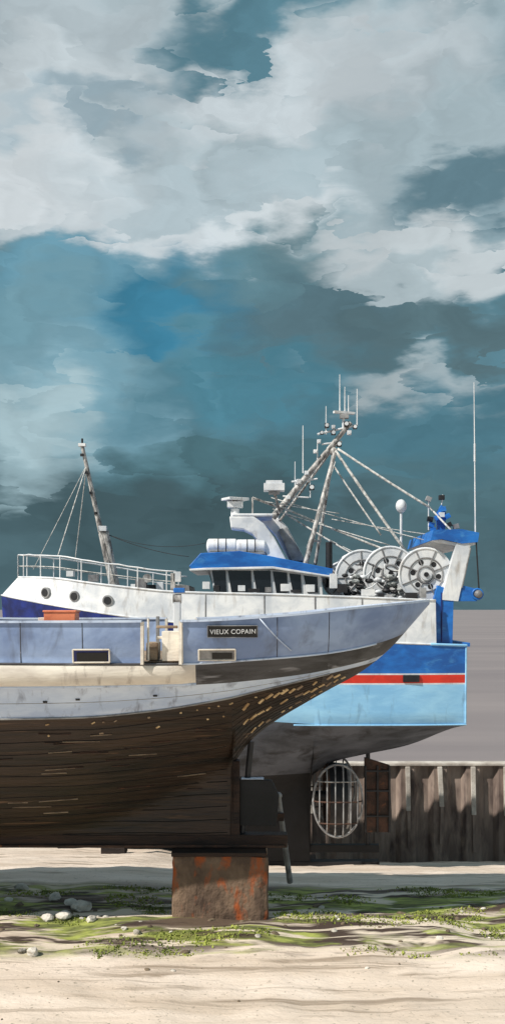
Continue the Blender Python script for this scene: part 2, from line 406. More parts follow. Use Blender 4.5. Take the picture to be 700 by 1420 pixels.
mb.box((-1.12,14.3,4.33),(.3,.3,.42),'cream'); mb.box((-1.42,14.5,4.25),(.16,.5,.25),'wood')
mb.box((-1.35,14.4,4.4),(.05,.05,.7),'grey'); mb.box((-1.2,14.2,4.6),(.3,.04,.04),'wood'); mb.box((-1.2,14.2,4.45),(.3,.04,.04),'cream')
mb.cyl((-1.46,14.15,4.13),(-1.46,14.15,4.72),.018,'cream')
mb.box((-2.70,14.3,4.66),(.44,.34,.3),'orange'); mb.box((-2.70,14.3,4.82),(.47,.37,.03),'orange'); mb.box((-2.95,14.5,4.62),(.2,.3,.22),'cream')
mb.box((-1.08,14.5,4.72),(.1,.1,.5),'white'); mb.cyl((-1.14,14.5,5.0),(-1.02,14.5,5.0),.07,'pole')
mb.box((-1.05,14.5,5.12),(.16,.12,.07),'blue')
mb.build('deck_gear',boat,bevel=.012)

# keel blocks
def weathered_block(mb,x0,x1,y0,y1,z0,z1):
    bm=bmesh.new(); bmesh.ops.create_cube(bm,size=1)
    bmesh.ops.subdivide_edges(bm,edges=bm.edges[:],cuts=11,use_grid_fill=True)
    vv=[]
    for v in bm.verts:
        c=Vector(((x0+x1)/2+v.co.x*(x1-x0),(y0+y1)/2+v.co.y*(y1-y0),(z0+z1)/2+v.co.z*(z1-z0)))
        e=sum(1 for q in v.co if abs(q)>.49)
        nv=Vector((noise.noise(c*3),noise.noise(c*3+Vector((9,0,0))),noise.noise(c*3+Vector((0,9,0)))))
        c+=nv*.025
        if e>=2: c-=Vector((v.co.x*(abs(v.co.x)>.49),v.co.y*(abs(v.co.y)>.49),0))*(.03+.05*abs(noise.noise(c*5)))
        vv.append(c)
    mb.add(vv,[[v.index for v in f.verts] for f in bm.faces],'block',False); bm.free()
for (x0,nm) in ((-.5,'keel_block'),(-6.2,'keel_block.001')):
    kb=empty(nm,(x0,Y0,0)); mb=MB()
    weathered_block(mb,x0-.74,x0+.74,Y0-.45,Y0+.6,-.15,1.02)
    mb.box((x0-.02,Y0+.02,1.06),(1.46,.95,.06),'keelwood')
    mb.build('block_body',kb)
sp=empty('shore_post',(.7,16.9,0)); mb=MB()
a=W(402,1212,17.0); b=W(386,1104,16.6)
mb.cyl(a-Vector((0,0,.15)),b,.05,'grey',r2=.04); mb.sph(b,.06,'grey'); mb.box(b+Vector((.03,0,-.35)),(.12,.1,.12),'rust')
mb.build('post',sp)

# ================================================================= TRAWLER
T0=28.0
tr=empty('fishing_trawler',(0,T0,-2.3))
tb=pchip([(-6.95,.04),(-6.5,.6),(-6,1.0),(-5,1.6),(-3.5,2.1),(0,2.3),(4,2.25),(5.5,2.1)])
tzs=pchip([(-6.95,5.22),(-5,4.9),(-2.9,4.6),(0,4.3),(3,4.0),(5.5,3.9)])
tcA=pchip([(1.59,.2),(2.2,.6),(3,.8),(4.2,1.05),(4.9,1.3),(5.5,1.6)])
tcF=pchip([(-6.95,5.1),(-6.8,3.6),(-6.4,1.5),(-6,-.3),(-5.6,-1.5),(-5,-2.05),(-4,-2.2),(2,-2.2)])
tdF=pchip([(-6.95,5.12),(-6.8,3.7),(-6.4,1.7),(-6,.1),(-5.2,-1.1),(-4,-1.7),(-2,-1.3),(-.4,-.4),(1.6,.2)])
tk=pchip([(-7,1.3),(-5,.9),(-3,.6),(0,.5),(3,.45),(5.5,.42)])
def tzc(X): return tcA(X) if X>1.595 else tcF(X)
def ty(X,z):
    zd=tcA(X) if X>1.595 else tdF(X); s=tzs(X); u=min(max((z-zd)/(s-zd),0),1)
    a=tb(X)*math.sin(math.pi/2*u**tk(X))
    zch=1.84
    if z<zch: c=tb(X)*.96*max(0,(z-zd)/(zch-zd))**.75
    else: c=tb(X)*(.96+.04*(z-zch)/(s-zch))
    w=min(max((X+.5)/2.5,0),1); w=w*w*(3-2*w)
    return max(min(.14,tb(X)),a*(1-w)+c*w)
def Pt(X,z,off=0,side=-1): return Vector((X,T0+side*(ty(X,z)+off),z))
TX=sorted(set([round(-6.95+.25*i,3) for i in range(50)]+[1.59,1.60,5.5,-6.8,-6.88]))
TX=[x for x in TX if x<=5.5]
def trows(X):
    zc=tzc(X); s=tzs(X); e=.004
    f=max(0,min(1,(2-X)/9.0))
    L=[1.86+.5*f, 2.90+.5*f, 2.94+.5*f, 3.15+.55*f, 3.19+.55*f]
    out=[]; lo=zc
    for k,v in enumerate(L):
        v=max(v,lo+e); v=min(v,s-(6-k)*e); out.append(v); lo=v
    r=[zc+(out[0]-zc)*j/16 for j in range(17)]
    r+=[out[0]+(out[1]-out[0])*j/3 for j in (1,2,3)]
    r+=[out[2],out[3],out[4]]
    r+=[out[4]+(s-out[4])*j/3 for j in (1,2,3)]
    return r
TR=[trows(X) for X in TX]; nr=len(TR[0])
def tk_mat(j,X,z):
    if j<16: return 'antifoul' if z>.25 else 'keelpaint'
    if j<19: return 'ltblue' if X>-1.5 else 'navy_shade'
    if j==19 or j==21: return 'white'
    if j==20: return 'red'
    return 'blue' if X>-1.5 else 'navy_shade'  # bow keeps the hull blue, darkened in colour for its shade
mb=MB()
for side in (-1,1):
    o0=len(mb.v)
    mb.v+=[tuple(Pt(TX[i],z,0,side)) for i in range(len(TX)) for z in TR[i]]
    for i in range(len(TX)-1):
        for j in range(nr-1):
            mb.f.append([o0+a for a in (i*nr+j,(i+1)*nr+j,(i+1)*nr+j+1,i*nr+j+1)]); mb.mi.append(mb.m(tk_mat(j,TX[i],TR[i][j]))); mb.sm.append(j!=15)
i=len(TX)-1
for j in range(nr-1):
    z0,z1=TR[i][j],TR[i][j+1]
    mb.add([Pt(5.5,z0),Pt(5.5,z0,0,1),Pt(5.5,z1,0,1),Pt(5.5,z1)],[(0,1,2,3)],tk_mat(j,5.5,z0))
vv=[]
for x in TX:
    for sd in(-1,1): vv.append(Pt(x,tzs(x)-.05,-.02,sd))
mb.add(vv,[(2*i,2*i+2,2*i+3,2*i+1) for i in range(len(TX)-1)],'grey')
mb.build('hull',tr,fixn=False)
tt=pchip([(-6.95,5.72),(-5.5,5.66),(-3.6,5.44),(-2,5.28),(1,5.2),(4.7,5.06)])
mb=MB()
for side in(-1,1):
    xx=[x for x in TX if x<=4.7]+[4.7]; vv=[]
    for x in xx:
        f=max(0,min(1,(-4.5-x)/2.45)); 
        vv.append(Pt(x,tzs(x),-.01,side)); p=Pt(x,tzs(x),-.01,side); y=abs(p.y-T0)
        xt=x+.45*f; vv.append(Vector((xt,T0+side*max(0,(y-.1-.05*f)),tt(x))))
    mb.add(vv,[(2*i,2*i+2,2*i+3,2*i+1) for i in range(len(xx)-1)],'white',True)
    mb.tube([vv[2*i+1] for i in range(len(xx))],.03,'white')
    mb.tube([vv[2*i] for i in range(len(xx))],.025,'white')
    for x in (-1.2,.2,1.6,2.9): 
        i=min(range(len(xx)),key=lambda q:abs(xx[q]-x)); mb.cyl(vv[2*i],vv[2*i+1],.02,'grey',n=6)
    if side==-1: topn=[vv[2*i+1] for i in range(len(xx))]
    else: topf=[vv[2*i+1] for i in range(len(xx))]
vv=[]
for a,b in zip(topn,topf): vv+= [a-Vector((0,0,.12)),b-Vector((0,0,.12))]
nk=sum(1 for a in topn if a.x<-2)
mb.add(vv[:2*nk],[(2*i,2*i+2,2*i+3,2*i+1) for i in range(nk-1)],'grey')
def wallpt(px,py):
    X=(px-350)*.0186
    for _ in range(8):
        y=T0-tb(X)+.07; X=(px-350)*y/F
    return Vector((X,y,H-(py-843)*y/F))
for px,py in ((64,822),(104,827),(150,833)):
    p=wallpt(px,py); X=p.x
    tx_=(Pt(X+.1,tzs(X))-Pt(X-.1,tzs(X))).normalized(); n_=Vector((tx_.y,-tx_.x,0)).normalized()
    mb.cyl(p+n_*-.1,p+n_*.05,.14,'grey',n=20); mb.cyl(p,p+n_*.065,.1,'dark',n=20)
mb.build('bulwark',tr,fixn=False)
mb=MB()
for top in (topn,topf):
    pts=[p for p in top if p.x<-1.9]
    rh=lambda p:.62-.1*(p.x+6.5)/4.6
    up_=[p+Vector((0,0,rh(p)+random.uniform(-.012,.012))) for p in pts]
    mb.tube(up_,.02,'white'); mb.tube([p+Vector((0,0,rh(p)*.5)) for p in pts],.011,'rope')
    for i,p in enumerate(pts):
        if i%3==0: mb.cyl(p,up_[i],.018,'white',n=6)
mb.build('bow_railing',tr)
mb=MB()
a=W(159,806,28); b=W(114,618,28)
mb.cyl(a-Vector((0,0,.4)),b,.095,'pole',r2=.05); 
q=a.lerp(b,.36); mb.cyl(q-Vector((.12,0,0)),q+Vector((.16,0,.0)),.06,'grey'); mb.box(q+Vector((0,-.05,.1)),(.22,.2,.14),'white')
mb.cyl(a.lerp(b,.36)+Vector((0.05,0,0)),a-Vector((0,0,.4))+Vector((.08,0,0)),.12,'pole')
mb.box(b+Vector((0,0,.02)),(.2,.16,.08),'white'); mb.cyl(b,b+Vector((0,0,.2)),.03,'dark')
for k in (.93,.8,.65,.5): mb.box(a.lerp(b,k)+Vector((-.06,-.05,0)),(.09,.09,.07),'dark')
t1=a.lerp(b,.86)
mb.sag(t1,W(80,772,26.8),.016,'rope',0); mb.sag(t1,W(104,778,29),.014,'rope',0); mb.sag(t1,W(46,790,28),.01,'rope',0)
mb.sag(q,W(262,772,27.5),.01,'dark',.04); mb.sag(q,W(290,752,27.5),.008,'dark',.08)
for x,y,w,h,k in ((196,806,16,14,'grey'),(210,812,12,10,'dark'),(186,812,8,12,'white'),(222,810,10,14,'white'),(130,798,14,10,'grey'),(98,792,10,8,'white')):
    mb.box(W(x,y+4,27.4),(w*.0186,.3,h*.0186),k)
mb.cyl(W(204,802,27.0),W(204,802,27.9),.12,'pole')
mb.build('foremast_and_windlass',tr,bevel=.01)
def pz(pts,d): return [((x-350)*d/F,H-(y-843)*d/F) for x,y in pts]
ya,yb=26.35,29.65
mb=MB()
mb.prism(pz([(290,786),(445,793),(452,870),(306,870)],ya),ya,yb,'white')
mb.build('wheelhouse_walls',tr,bevel=.02)
mb=MB()
mb.prism(pz([(262,785),(278,767),(332,764),(374,771),(462,789),(460,799),(378,786),(284,788),(266,790)],26.2),26.2,29.8,'blue')
mb.prism(pz([(262,789),(284,787.5),(378,785.5),(460,798.5),(460,801),(378,789),(284,791),(263,792)],26.19),26.18,29.82,'white')
mb.build('wheelhouse_roof',tr,bevel=.015)
mb=MB()
for x0,x1,k in ((297,314,'glass'),(319,349,'glass'),(354,376,'glass'),(381,399,'glass'),(404,418,'glass'),(424,441,'glass')):
    p=pz([(x0-3,791.5+max(0,(x0-378))*.14),(x1-1,791.5+max(0,(x1-378))*.14),(x1,822),(x0+2,822)],ya-.03)
    mb.prism(p,ya-.03,ya+.02,k)
for y0,y1 in ((26.5,27.4),(27.5,28.5),(28.6,29.5)):
    v=[];
    for (x,y) in ((289,792),(299,822)):
        X=(x-350)*ya/F-.02; Z=H-(y-843)*ya/F
        v+=[(X,y0,Z),(X,y1,Z)]
    mb.add(v,[(0,1,3,2)],'glass')
mb.build('wheelhouse_windows',tr)
mb=MB()
mb.prism(pz([(236,812),(262,812),(268,870),(236,870)],26.6),26.6,29.2,'grey')
for x,y,w,h,k in ((286,812,10,10,'white'),(300,816,8,8,'dark'),(335,816,10,8,'white'),(372,818,9,7,'grey'),(395,815,12,10,'white'),(430,816,12,10,'white'),(462,806,10,20,'white'),(474,816,14,12,'dark'),(510,822,18,9,'white'),(528,828,8,10,'dark'),(570,826,16,8,'dark'),(586,822,8,14,'grey'),(246,800,10,14,'white'),(240,806,6,22,'pole'),(352,819,16,5,'dark'),(410,820,14,4,'dark')):
    mb.box(W(x,y,25.95),(w*.0186,.2,h*.0186),k)
mb.cyl(W(456,815,27.2),W(456,752,27.2),.09,'dark')
for x0,x1,y in ((290,326,757),(330,366,758)):
    a=W(x0,y,27); b=W(x1,y,27); mb.cyl(a,b,.19,'white',n=20); mb.sph(a,.19,'white',(.4,1,1)); mb.sph(b,.19,'white',(.4,1,1))
    mb.ring(a.lerp(b,.35),.195,.012,'dark','X'); mb.ring(a.lerp(b,.65),.195,.012,'dark','X')
mb.box(W(328,768,27),(1.5,.5,.06),'grey')
mb.build('deck_fittings',tr,bevel=.01)
mb=MB()
leg1=[(318,716),(352,716),(366,726),(380,745),(398,778),(374,778),(360,752),(350,740),(338,734),(320,732)]
leg2=[(352,715),(386,718),(398,730),(424,778),(403,778),(382,742),(370,730),(352,726)]
mb.prism(pz(leg1,26.9),26.9,27.35,'white'); mb.prism(pz(leg2,28.3),28.3,28.9,'white'); mb.prism(pz(leg1,28.3),28.95,29.2,'white')
mb.prism(pz([(385,735),(397,730),(424,778),(404,778)],27.6),27.6,28.4,'grey')
mb.box(W(350,719,28),(1.1,2.2,.08),'white')
mb.build('funnel_legs',tr,bevel=.03)
mb=MB()
c=W(326,700,27.4)
mb.cyl(W(326,716,27.4),W(326,706,27.4),.12,'white'); mb.box(c,(.42,.35,.16),'white'); mb.cyl(c,c+Vector((0,0,.14)),.07,'grey')
mb.box(c+Vector((0,0,.15)),(.6,.5,.07),'white',Matrix.Rotation(.5,3,'Z'))
mb.cyl(W(350,690,27.4),W(350,720,27.4),.03,'pole'); mb.sag(W(350,690,27.4),W(392,706,27.8),.035,'pole',0)
c=W(380,676,27.4); mb.box(c,(.56,.4,.2),'white'); mb.box(c+Vector((0,0,.14)),(.44,.3,.08),'white'); mb.box(c-Vector((0,0,.14)),(.3,.3,.08),'grey'); mb.cyl(c-Vector((0,0,.1)),W(388,712,27.6),.04,'pole')
mb.build('radars',tr,bevel=.02)
mb=MB()
A=W(378,718,28); B=W(486,586,28); mb.cyl(A,B,.095,'pole',r2=.065)
mb.cyl(W(388,722,28.3),W(470,610,28.15),.035,'pole')
for k in range(9): 
    p=W(386,722,28.3).lerp(W(466,618,28.15),k/8); q=A.lerp(B,.08+k*.095); mb.cyl(p,q,.012,'white',n=6)
mb.cyl(W(412,826,26.6),W(464,628,27.7),.075,'pole',r2=.055); mb.cyl(W(430,826,29.5),W(462,628,28.3),.05,'pole',r2=.045)
mb.cyl(W(432,750,27.0),W(444,750,29.0),.035,'pole'); mb.cyl(W(448,692,27.3),W(452,692,28.7),.03,'pole')
hub=W(462,626,28); mb.sph(hub,.12,'pole')
def lamp(px,py,d=28,s=.1,k='dark'):
    c=W(px,py,d); mb.box(c,(s,s,s),k); mb.cyl(c-Vector((0,s*.5,0)),c-Vector((0,s*.9,0)),s*.42,'white')
mb.cyl(W(440,602,28),W(492,590,28),.03,'white'); mb.cyl(W(446,616,28),W(474,612,28),.025,'white')
mb.cyl(W(404,668,28),W(440,664,28),.025,'white'); mb.cyl(W(392,688,28),W(428,690,28),.022,'white')
mb.cyl(W(476,572,28),W(476,600,28),.04,'white'); mb.box(W(477,572,28),(.62,.12,.06),'white',Matrix.Rotation(.35,3,'Z')); mb.box(W(477,577,28),(.24,.2,.12),'grey')
for x,y in ((446,600),(462,600),(480,588),(492,592),(470,616),(453,590),(462,592),(442,612),(425,656),(437,626),(414,668),(400,690),(432,676),(484,600)): lamp(x,y,27.95,random.uniform(.09,.14),random.choice(['dark','dark','white','grey']))
for x,y0,y1 in ((471,519,572),(478,536,572),(495,539,590),(452,563,602),(420,590,656),(409,640,690),(483,548,572),(440,612,640),(430,655,690)):
    mb.cyl(W(x,y1,28),W(x,y0,28),.02,'white',r2=.012,n=6)
for a,b,r in (((465,625),(562,764),.042),((462,645),(528,742),.024),((390,703),(548,768),.034),((376,690),(600,752),.015),((468,622),(596,704),.036),((596,704),(625,735),.028),((395,712),(500,775),.028),((350,692),(470,712),.012),((460,720),(600,742),.013),((465,640),(425,760),.013),((378,706),(540,756),.018),((430,735),(520,780),.015)):
    mb.sag(W(a[0],a[1],27.9),W(b[0],b[1],27.2),r,'rope',.006)
mb.build('main_mast_and_rigging',tr)
mb=MB()
def drum(px,py,rp,y0,y1,hub='grey'):
    s=y0/F; R=rp*s; c0=W(px,py,y0); X,Z=c0.x,c0.z
    mb.cyl((X,y0+.1,Z),(X,y1-.1,Z),R*.8,'net',n=28)
    for yy in (y0,y1):
        mb.ring((X,yy,Z),R-.03,.035,'white','Y',36,8)
        mb.cyl((X,yy-.012,Z),(X,yy+.012,Z),R-.03,'white' if yy==y0 else 'grey',n=36)
        mb.ring((X,yy-.02,Z),R*.62,.02,'grey'); mb.ring((X,yy-.02,Z),R*.3,.035,hub)
        mb.cyl((X,yy-.09,Z),(X,yy+.05,Z),R*.2,'white',n=18); mb.cyl((X,yy-.12,Z),(X,yy-.08,Z),R*.09,'dark',n=12)
        ph=random.uniform(0,.7)
        for k in range(8):
            t=k*math.pi/4+ph
            mb.cyl((X+R*.3*math.cos(t),yy-.025,Z+R*.3*math.sin(t)),(X+(R-.04)*math.cos(t),yy-.025,Z+(R-.04)*math.sin(t)),.018,'grey',n=6)
        for k in range(6):
            t=k*2*math.pi/6+.5+ph
            mb.cyl((X+R*.47*math.cos(t),yy-.016,Z+R*.47*math.sin(t)),(X+R*.47*math.cos(t),yy+.016,Z+R*.47*math.sin(t)),R*.1,'dark',n=10)
drum(590,797,38,26.3,27.8); drum(541,795,38,26.9,28.4); drum(502,800,38,27.1,28.3); drum(476,804,26,27.6,28.6)
mb.build('net_drums',tr)
mb=MB()
for _ in range(54):
    px=random.choice([490,505,520,535,550])+random.uniform(-12,12); p=W(px,random.uniform(798,830),random.uniform(26.4,26.7))
    mb.sph(p,random.uniform(.05,.1),random.choice(['net','net','white','dark','dark']),(1.2,1,.7),8,5)
for _ in range(12):
    a=W(random.uniform(480,550),random.uniform(780,815),26.5); b=a+Vector((random.uniform(-.4,.5),.0,random.uniform(-.4,.1))); mb.sag(a,b,.018,random.choice(['white','dark','rope']),.12)
mb.build('net_heap',tr)
mb=MB()
for y in (26.2,29.8):
    s=26.2
    mb.prism(pz([(596,846),(596,900),(626,900),(628,820),(606,812)],s),y-.1,y+.1,'blue')
    mb.prism(pz([(610,832),(632,752),(652,752),(634,834)],s),y-.12,y+.12,'white')
    mb.prism(pz([(634,834),(640,812),(664,818),(660,834)],s),y-.09,y+.09,'blue')
    mb.prism(pz([(598,836),(620,800),(624,806),(606,840)],s),y-.06,y+.06,'white')
    mb.cyl(((611-350)*s/F,y-.11,H-(890-843)*s/F),((611-350)*s/F,y-.11,H-(822-843)*s/F),.02,'navy_shade',n=6)
mb.prism(pz([(600,735),(640,734),(664,739),(662,752),(640,754),(612,748),(596,750)],26.1),26.05,29.95,'blue')
mb.prism(pz([(598,749),(612,748),(640,754),(662,751),(660,755),(640,758),(612,752)],26.05),26.1,29.9,'white')
mb.prism(pz([(608,746),(604,712),(612,700),(618,712),(616,746)],27.8),27.75,27.95,'blue')
for x,y,k in ((598,728,'blue'),(606,718,'blue'),(614,706,'blue'),(620,716,'blue'),(600,735,'blue'),(594,692,'grey'),(596,720,'dark'),(612,690,'dark'),(622,728,'dark'),(648,742,'white'),(632,730,'grey'),(612,714,'white')):
    mb.box(W(x,y,27.7),(.15,.15,.13),k,Matrix.Rotation(random.uniform(-.5,.5),3,'Y'))
mb.cyl(W(594,735,27.7),W(594,690,27.7),.018,'white'); mb.cyl(W(612,700,27.7),W(614,686,27.7),.018,'white')
mb.cyl(W(659,745,27),W(657,530,27),.022,'white',r2=.012,n=6); mb.cyl(W(658,640,27),W(658,615,27),.03,'white',n=6)
mb.cyl(W(556,760,27.4),W(556,712,27.4),.035,'white'); mb.sph(W(556,702,27.4),.15,'white',(1,1,1.25))
mb.cyl(W(660,752,26.1),W(664,820,26.1),.02,'dark'); mb.sph(W(663,824,26.1),.11,'grey'); mb.ring(W(662,824,26.1),.13,.03,'blue')
mb.cyl(W(652,760,26.1),W(640,815,26.1),.03,'grey')
mb.build('stern_gantry',tr,bevel=.012)
mb=MB()
mb.box(W(578,886,26.1),(.35,.2,.3),'yellow'); mb.box(W(586,866,26.1),(.2,.2,.35),'white'); mb.cyl(W(592,850,26.1),W(592,898,26.1),.04,'white')
mb.box((5.52,T0,3.92),(.14,4.1,.1),'blue'); 
for side in (-1,1): mb.tube([Pt(x,tzs(x),.0,side) for x in TX if x>=4.4],.035,'ltblue')
p=Pt(4.05,3.06,.01); mb.box(p,(.42,.05,.18),'dark')
for side in(-1,1):
    mb.cyl(Pt(5.48,1.9,-.0,side),Pt(5.48,3.85,-.0,side),.025,'ltblue')
    mb.tube([Pt(x,1.86,.01,side) for x in TX if x>=1],.02,'ltblue')
cz=-.35
mb.cyl((1.2,T0,cz),(2.5,T0,cz),.14,'dark')
mb.ring((2.05,T0,cz),.92,.05,'rust','X',36); mb.ring((2.6,T0,cz),.86,.04,'grey','X',36)
nn_=40; vs=[]
for X_,R_ in ((2.05,.95),(2.6,.88)):
    for i in range(nn_): t_=2*math.pi*i/nn_; vs.append((X_,T0+R_*math.cos(t_),cz+R_*math.sin(t_)))
mb.add(vs,[(i,(i+1)%nn_,nn_+(i+1)%nn_,nn_+i) for i in range(nn_)],'dark',True)
for k in range(4):
    t_=k*math.pi/2+.4
    mb.box((2.4,T0+.4*math.cos(t_),cz+.4*math.sin(t_)),(.06,.75,.3),'rust',Matrix.Rotation(t_,3,'X')@Matrix.Rotation(.5,3,'Y'))
# bar cage guarding the propeller, on both sides
for sgn in (-1,1):
    def cg(u,v,bul=.22):   # u,v in unit disc
        return Vector((2.28+.66*u,T0+sgn*(1.02+bul*math.sqrt(max(0,1-u*u-v*v))),cz+.05+.97*v))
    lp_=[cg(math.cos(2*math.pi*i/36),math.sin(2*math.pi*i/36)) for i in range(37)]
    mb.tube(lp_,.035,'grey',6)
    for u in (-.75,-.45,-.12,.2,.5,.78):
        h_=math.sqrt(1-u*u); mb.tube([cg(u,h_*(2*i/12-1)) for i in range(13)],.022,'grey',6)
    for v in (-.6,0,.55):
        h_=math.sqrt(1-v*v); mb.tube([cg(h_*(2*i/12-1),v) for i in range(13)],.022,'pole' if v==.55 else 'rust',6)
mb.prism([(3.1,-1.35),(3.75,-1.35),(3.8,.5),(3.1,.72)],T0-.07,T0+.07,'rust'); mb.cyl((3.2,T0,-1.75),(3.2,T0,.9),.06,'dark')
for X_ in (3.12,3.45,3.78): mb.cyl((X_,T0-.09,-1.35),(X_,T0-.09,.5),.035,'dark',n=8)
for Z_ in (-.9,-.2,.35): mb.box((3.45,T0-.1,Z_),(.66,.04,.05),'dark')
mb.box((-1.0,T0,-2.3),(9.0,.34,.3),'keelpaint'); mb.box((2.4,T0,-1.8),(2.2,.2,.2),'keelpaint'); mb.box((1.45,T0,-1.2),(.25,.26,2.8),'keelpaint')
mb.build('running_gear',tr,bevel=.006)
for i,(x,yy) in enumerate(((-3.5,25.6),(-3.5,30.4),(1.6,30.3))):
    sh=empty('hull_prop' if i==0 else 'hull_prop.%03d'%i,(x,yy,gz(x,yy))); mb=MB()
    inn=1 if yy<T0 else -1
    top=Vector((x,T0-inn*(ty(x,1.25)+.02),1.22))
    mb.box(Vector((x,yy,gz(x,yy)+.1)),(.6,.6,.25),'keelwood'); mb.cyl((x,yy,gz(x,yy)+.1),top,.1,'dark'); mb.box(top,(.35,.12,.2),'keelwood')
    mb.build('prop',sh,bevel=.01)
kb=empty('keel_cradle',(-1,T0,-2.6)); mb=MB()
for x in (-4.5,-2,.5): mb.box((x,T0,gz(x,T0)-.02+(-2.45-gz(x,T0))/2),(.5,1.3,max(.1,-2.42-gz(x,T0))+.1),'keelwood')
mb.build('timbers',kb)

# ================================================================= rocks & grass
def rockmesh(mb,c,r,k='rock'):
    bm=bmesh.new(); bmesh.ops.create_icosphere(bm,subdivisions=2,radius=1); o=Vector((random.uniform(0,99),)*3); sc=Vector((random.uniform(.9,1.4),random.uniform(.8,1.1),random.uniform(.5,.8)))
    a=random.uniform(0,6.28); ca,sa=math.cos(a),math.sin(a); vv=[]
    for v in bm.verts:
        q=v.co*(1+.35*noise.noise(v.co*1.3+o)); q=Vector((q.x*sc.x,q.y*sc.y,q.z*sc.z)); q=Vector((q.x*ca-q.y*sa,q.x*sa+q.y*ca,q.z)); vv.append(Vector(c)+q*r)
    mb.add(vv,[[v.index for v in f.verts] for f in bm.faces],k,False); bm.free()
mb=MB()
def onground(px,py):
    d=8.0
    while d<33.5:
        p=W(px,py,d)
        if p.z<=gz(p.x,d): return Vector((p.x,d,gz(p.x,d)))
        d+=.03
    return W(px,py,33)
for px,py,r in ((112,1262,14),(88,1274,11),(66,1276,8),(126,1278,8),(30,1234,9),(76,1248,10),(98,1254,8),(12,1250,6),(45,1325,9),(30,1322,6),(190,1296,6),(172,1290,4)):
    p=onground(px,py); rockmesh(mb,p+Vector((0,0,r*.003)),r*p.y/F*1.0)
for _ in range(110):
    x=random.uniform(-5,5.5); y=random.gauss(15.4,.8); rockmesh(mb,(x,y,gz(x,y)),random.choice([.02,.03,.04,.06])*random.uniform(.6,1.2),random.choice(['rock','mudrock','mudrock']))
for _ in range(20):
    x=random.uniform(-4,4); y=random.uniform(9,14); rockmesh(mb,(x,y,gz(x,y)),random.choice([.01,.015,.02]),'mudrock')
mb.build('rocks',None,fixn=False)
mb=MB()
def tuft(x,y,h):
    z=gz(x,y)-.01
    for _ in range(random.randint(7,13)):
        a=random.uniform(0,6.28); w=random.uniform(.008,.02); hh=h*random.uniform(.5,1.2); l=random.uniform(.3,1.0)*hh
        bx,by=x+random.gauss(0,.06),y+random.gauss(0,.06); dx,dy=math.cos(a),math.sin(a)
        mb.add([(bx-dy*w,by+dx*w,z),(bx+dy*w,by-dx*w,z),(bx+dx*l*.4+dy*w*.7,by+dy*l*.4-dx*w*.7,z+hh*.7),(bx+dx*l*.4-dy*w*.7,by+dy*l*.4+dx*w*.7,z+hh*.7),(bx+dx*l,by+dy*l,z+hh*.9)],[(0,1,2,3),(3,2,4)],'grass')
cnt=0
while cnt<1100:
    x=random.uniform(-5.5,6.5); y=random.uniform(14.0,17.8)
    v=noise.noise(Vector((x*.7,y*1.5,3.3)))
    if abs(x+.5)<.9 and 15.3<y<16.7: continue
    if v>.2: tuft(x,y,random.uniform(.015,.05)); cnt+=1
mb.build('grass',None,fixn=False)

# ================================================================= sky
w=bpy.data.worlds.new('World'); scene.world=w; w.use_nodes=True; nt=w.node_tree; N=nt.nodes; L=nt.links
bg=N['Background']
S=Vector((-.62,-.37,.74)).normalized()
sky=N.new('ShaderNodeTexSky'); sky.sky_type='NISHITA'; sky.sun_disc=False; sky.sun_elevation=math.asin(S.z); sky.sun_rotation=math.atan2(S.x,S.y)
sc=N.new('ShaderNodeVectorMath'); sc.operation='SCALE'; sc.inputs['Scale'].default_value=.1; L.new(sky.outputs[0],sc.inputs[0])
tc=N.new('ShaderNodeTexCoord'); sp_=N.new('ShaderNodeSeparateXYZ'); L.new(tc.outputs['Generated'],sp_.inputs[0])
def mth(op,a,b=None):
    n=N.new('ShaderNodeMath'); n.operation=op
    for i,q in enumerate((a,b)):
        if q is None: continue
        if isinstance(q,(int,float)): n.inputs[i].default_value=q
        else: L.new(q,n.inputs[i])
    return n.outputs[0]
az=mth('ARCTAN2',sp_.outputs[0],sp_.outputs[1]); el=mth('ARCSINE',sp_.outputs[2])
cb=N.new('ShaderNodeCombineXYZ'); L.new(mth('MULTIPLY',az,14.0),cb.inputs[0]); L.new(mth('MULTIPLY',el,14.0),cb.inputs[1])
uv=cb.outputs[0]
def vm(op,a,b):
    n=N.new('ShaderNodeVectorMath'); n.operation=op
    for i,q in enumerate((a,b)):
        if isinstance(q,tuple): n.inputs[i].default_value=q
        elif q is not None: L.new(q,n.inputs[i])
    return n.outputs[0]
def vscale(a,s):
    n=N.new('ShaderNodeVectorMath'); n.operation='SCALE'; L.new(a,n.inputs[0]); n.inputs['Scale'].default_value=s; return n.outputs[0]
def noisec(scale,det,vec,dist=0):
    n=N.new('ShaderNodeTexNoise'); n.noise_dimensions='2D'; n.inputs['Scale'].default_value=scale; n.inputs['Detail'].default_value=det; n.inputs['Distortion'].default_value=dist; L.new(vec,n.inputs['Vector']); return n
rot=N.new('ShaderNodeMapping'); rot.inputs['Rotation'].default_value=(0,0,-.5); rot.inputs['Scale'].default_value=(.65,1.9,1); L.new(uv,rot.inputs[0])
w1=vscale(vm('SUBTRACT',noisec(.8,2,uv).outputs[1],(.5,.5,.5)),1.1)
st=noisec(1.2,5,rot.outputs[0]); st.inputs['Roughness'].default_value=.55
w2=vscale(vm('SUBTRACT',st.outputs[1],(.5,.5,.5)),1.1)
vor=N.new('ShaderNodeTexVoronoi'); vor.voronoi_dimensions='2D'; vor.inputs['Scale'].default_value=1.7; L.new(vm('ADD',rot.outputs[0],w2),vor.inputs['Vector'])
wv=vscale(vm('SUBTRACT',vor.outputs['Color'],(.5,.5,.5)),.33)
uvw=vm('ADD',uv,vm('ADD',wv,vm('ADD',w1,w2)))
